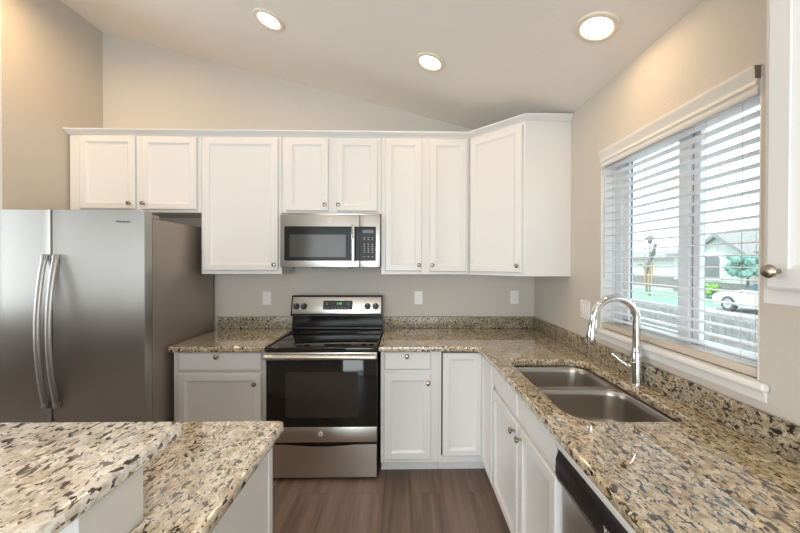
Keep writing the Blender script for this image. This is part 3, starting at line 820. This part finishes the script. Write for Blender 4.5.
# wooden fence
t = thing('picket_fence', 'weathered grey board fence just outside the window', 'fence', (4.8, 0, GZ))
pk = MB()
fh = .48 - GZ
y = 0.6
while y < 9.5:
    h_ = fh + random.uniform(-.012, .012)
    pk.prism([(y, .02), (y + .135, .02), (y + .135, h_ - .035), (y + .10, h_), (y + .035, h_), (y, h_ - .035)], 0, .02, lambda a, b, h: (h, a, b))
    y += .143
pk.build('boards', MFENCE, t)
MB().box(.021, .06, .6, 9.5, .25, .34).box(.021, .06, .6, 9.5, fh - .3, fh - .21).build('rails', MFENCE, t)
for yy in (.8, 3.2, 5.6, 8.0): MB().box(.061, .15, yy, yy + .09, 0, fh - .05, .005).build('post', MFENCE, t)

def house(name, label, loc, W, D, H, ridge, windows, gable=None, door=None):
    t = thing(name, label, 'house', loc, 0, 'houses across the street')
    MB().box(0, D, 0, W, 0, H).build('walls', MSIDING, t)
    MB().box(-.04, 0, 0, W, 0, .9).build('stone_base', MSTONE, t)
    ov = .35
    # gable roof with the ridge along y
    MB().prism([(-ov, H - .06), (D / 2, H + ridge), (D + ov, H - .06), (D + ov, H + .1), (D / 2, H + ridge + .18), (-ov, H + .1)], -ov, W + ov, lambda a, b, h: (a, h, b)).build('roof', MROOF, t)
    MB().prism([(.0, H - .05), (D / 2, H + ridge - .02), (D, H - .05)], 0.02, W - .02, lambda a, b, h: (a, h, b)).build('roof_end', MSIDING, t)
    if gable:
        g0, g1, gh, gd = gable
        MB().prism([(g0, 0), (g1, 0), (g1, H - .2), ((g0 + g1) / 2, H - .2 + gh), (g0, H - .2)], -gd, 0, lambda a, b, h: (h, a, b)).build('gable_front', MSIDING, t)
        m_ = (g0 + g1) / 2
        MB().prism([(g0 - .3, H - .35), (m_, H - .2 + gh), (g1 + .3, H - .35), (g1 + .3, H - .15), (m_, H + gh + .05), (g0 - .3, H - .15)], -gd - .3, 1.5, lambda a, b, h: (h, a, b)).build('gable_roof', MROOF, t)
        MB().box(-gd - .04, -gd, g0, g1, 0, .9).build('stone_base', MSTONE, t)
    for (wy, wz, ww, wh, wx) in windows:
        f_ = MB().box(wx - .06, wx, wy - .12, wy + ww + .12, wz - .12, wz + wh + .12).build('window_frame', MTRIM, t)
        pts = [(wy, wz), (wy + ww, wz), (wy + ww, wz + wh * .85)] + [(wy + ww / 2 + ww / 2 * math.cos(a * PI / 8), wz + wh * .85 + wh * .15 * math.sin(a * PI / 8)) for a in range(1, 8)] + [(wy, wz + wh * .85)]
        MB().prism(pts, wx - .075, wx - .06, lambda a, b, h: (h, a, b)).build('window_pane', MASPH, f_)
    if door:
        MB().box(-.07, 0, door, door + 1.0, 0, 2.1).build('front_door', MDOORW, t)
    return t
house('house', 'pale house with grey gable roof seen through the right window half', (19.2, 12.5, GZ), 9.5, 9, 2.7, 1.75,
      [(19.5 - 12.5 - 1.9, 1.15, 1.15, 1.45, -.65)], (3.4, 7.2, 1.25, .65))
house('house', 'pale house with wooden front door seen through the left window half', (21.5, 24.5, GZ), 11, 9, 2.5, .7,
      [(5.5, 1.0, 1.2, 1.3, 0)], None, 2.7)
# white car at the kerb
t = thing('parked_car', 'white car parked on the street beyond the fence', 'car', (14.0, 10.2, GZ + .0005))
# side outline along y (front towards +y), swept across x
side = [(-2.2, .32), (-2.22, .62), (-2.1, .88), (-1.55, .95), (-.95, 1.34), (-.3, 1.42), (.35, 1.38), (1.0, .98), (1.9, .86), (2.2, .68), (2.24, .42), (2.15, .28)]
nW = 9; rr = []
for i in range(nW):
    u = -1 + 2 * i / (nW - 1)
    k = 1 - .10 * abs(u) ** 3
    rr.append([(u * .86 * (1 - .14 * max(0, (z_ - .9) / .5)), y_ * (1 - .03 * abs(u) ** 4), .28 + (z_ - .28) * k) for y_, z_ in side])
MB().rings(rr).build('car_body', MCAR, t, smooth=40)
for s_ in (-1, 1):
    MB().prism([(-1.4, .98), (-.9, 1.24), (-.3, 1.31), (.3, 1.28), (.85, .99)], -.01, .01, lambda a, b, h: (s_ * (.815 - .10 * (b - .98)) + h, a, b)).build('side_window', MCARG, t)
    for yy in (-1.4, 1.4):
        wv = MB().lathe([(.22, -.10), (.32, -.09), (.335, -.05), (.335, .05), (.32, .09), (.22, .10)], axis='-x', n=28).build('wheel', MTYRE, t, (s_ * .80, yy, .335))
        MB().lathe([(.215, 0), (.20, .015), (.06, .004), (.05, .02), (.0, .022)], axis='-x', n=20).build('hubcap', MALLOY, wv, (-.095 if s_ < 0 else -.07, 0, 0))
for yy in (.62, -.62): MB().box(yy - .16, yy + .16, 2.12, 2.19, .58, .70, .02).build('headlamp', MALLOY, t)
# shrubs and tree
def clump(name, label, cat, loc, r, mat, sc=(1, 1, 1), trunk=None, group=None):
    t = thing(name, label, cat, loc, 0, group)
    m_ = MB()
    base = trunk or 0
    for k in range(70):
        a = random.uniform(0, 2 * PI); q = r * math.sqrt(random.random()) * .75; zz = random.uniform(.25, 1)
        m_.sphere((q * math.cos(a) * sc[0], q * math.sin(a) * sc[1], base + r * sc[2] * zz + r * .2), r * random.uniform(.12, .26), (1, 1, .9), 1, .25)
    m_.build('foliage', mat, t, smooth=0)
    MB().tube([(0, 0, 0), (.01, 0, base + r * .8)], [.09 if trunk else .03, .04 if trunk else .02], 8).build('trunk', MBARK, t)
    return t
clump('shrub', 'yellow-green shrub by the house window beyond the lawn', 'shrub', (17.2, 17.0, GZ + .02), .62, MLEAF, (1, 1.3, 1.0), None, 'shrubs across the street')
clump('shrub', 'small green shrub beyond the hood of the parked car', 'shrub', (17.7, 13.9, GZ + .02), .45, MLEAFB, (1, 1.2, 1.0), None, 'shrubs across the street')
clump('tree', 'blue-green tree in front of the house above the parked car', 'tree', (17.3, 14.75, GZ + .0125), 1.15, MLEAFB, (1, 1.05, 1.1), .95)
# leaning bare tree and lamp post in the left half
t = thing('street_lamp', 'thin street lamp seen through the left half of the window', 'street lamp', (14.5, 18.15, GZ + .0125))
MB().lathe([(.07, 0), (.05, .3), (.04, 3.35)], n=10).build('pole', MASPH, t)
MB().lathe([(.04, 3.3), (.12, 3.38), (.16, 3.62), (.30, 3.66), (.06, 3.86), (.0, 3.9)], n=14).build('lantern', MASPH, t)
t = thing('bare_tree', 'leaning bare tree trunk beside the street lamp', 'tree', (15.2, 19.35, GZ + .04))
MB().tube([(0, 0, 0), (0, .05, 1.2), (0, -.10, 1.9), (0, -.55, 2.7), (0, -.75, 3.3)], [.06, .06, .09, .12, .09], 10).tube([(0, .0, 1.6), (0, .5, 1.95), (0, .9, 1.95)], [.08, .05, .03], 8).build('trunk', MBARK, t)
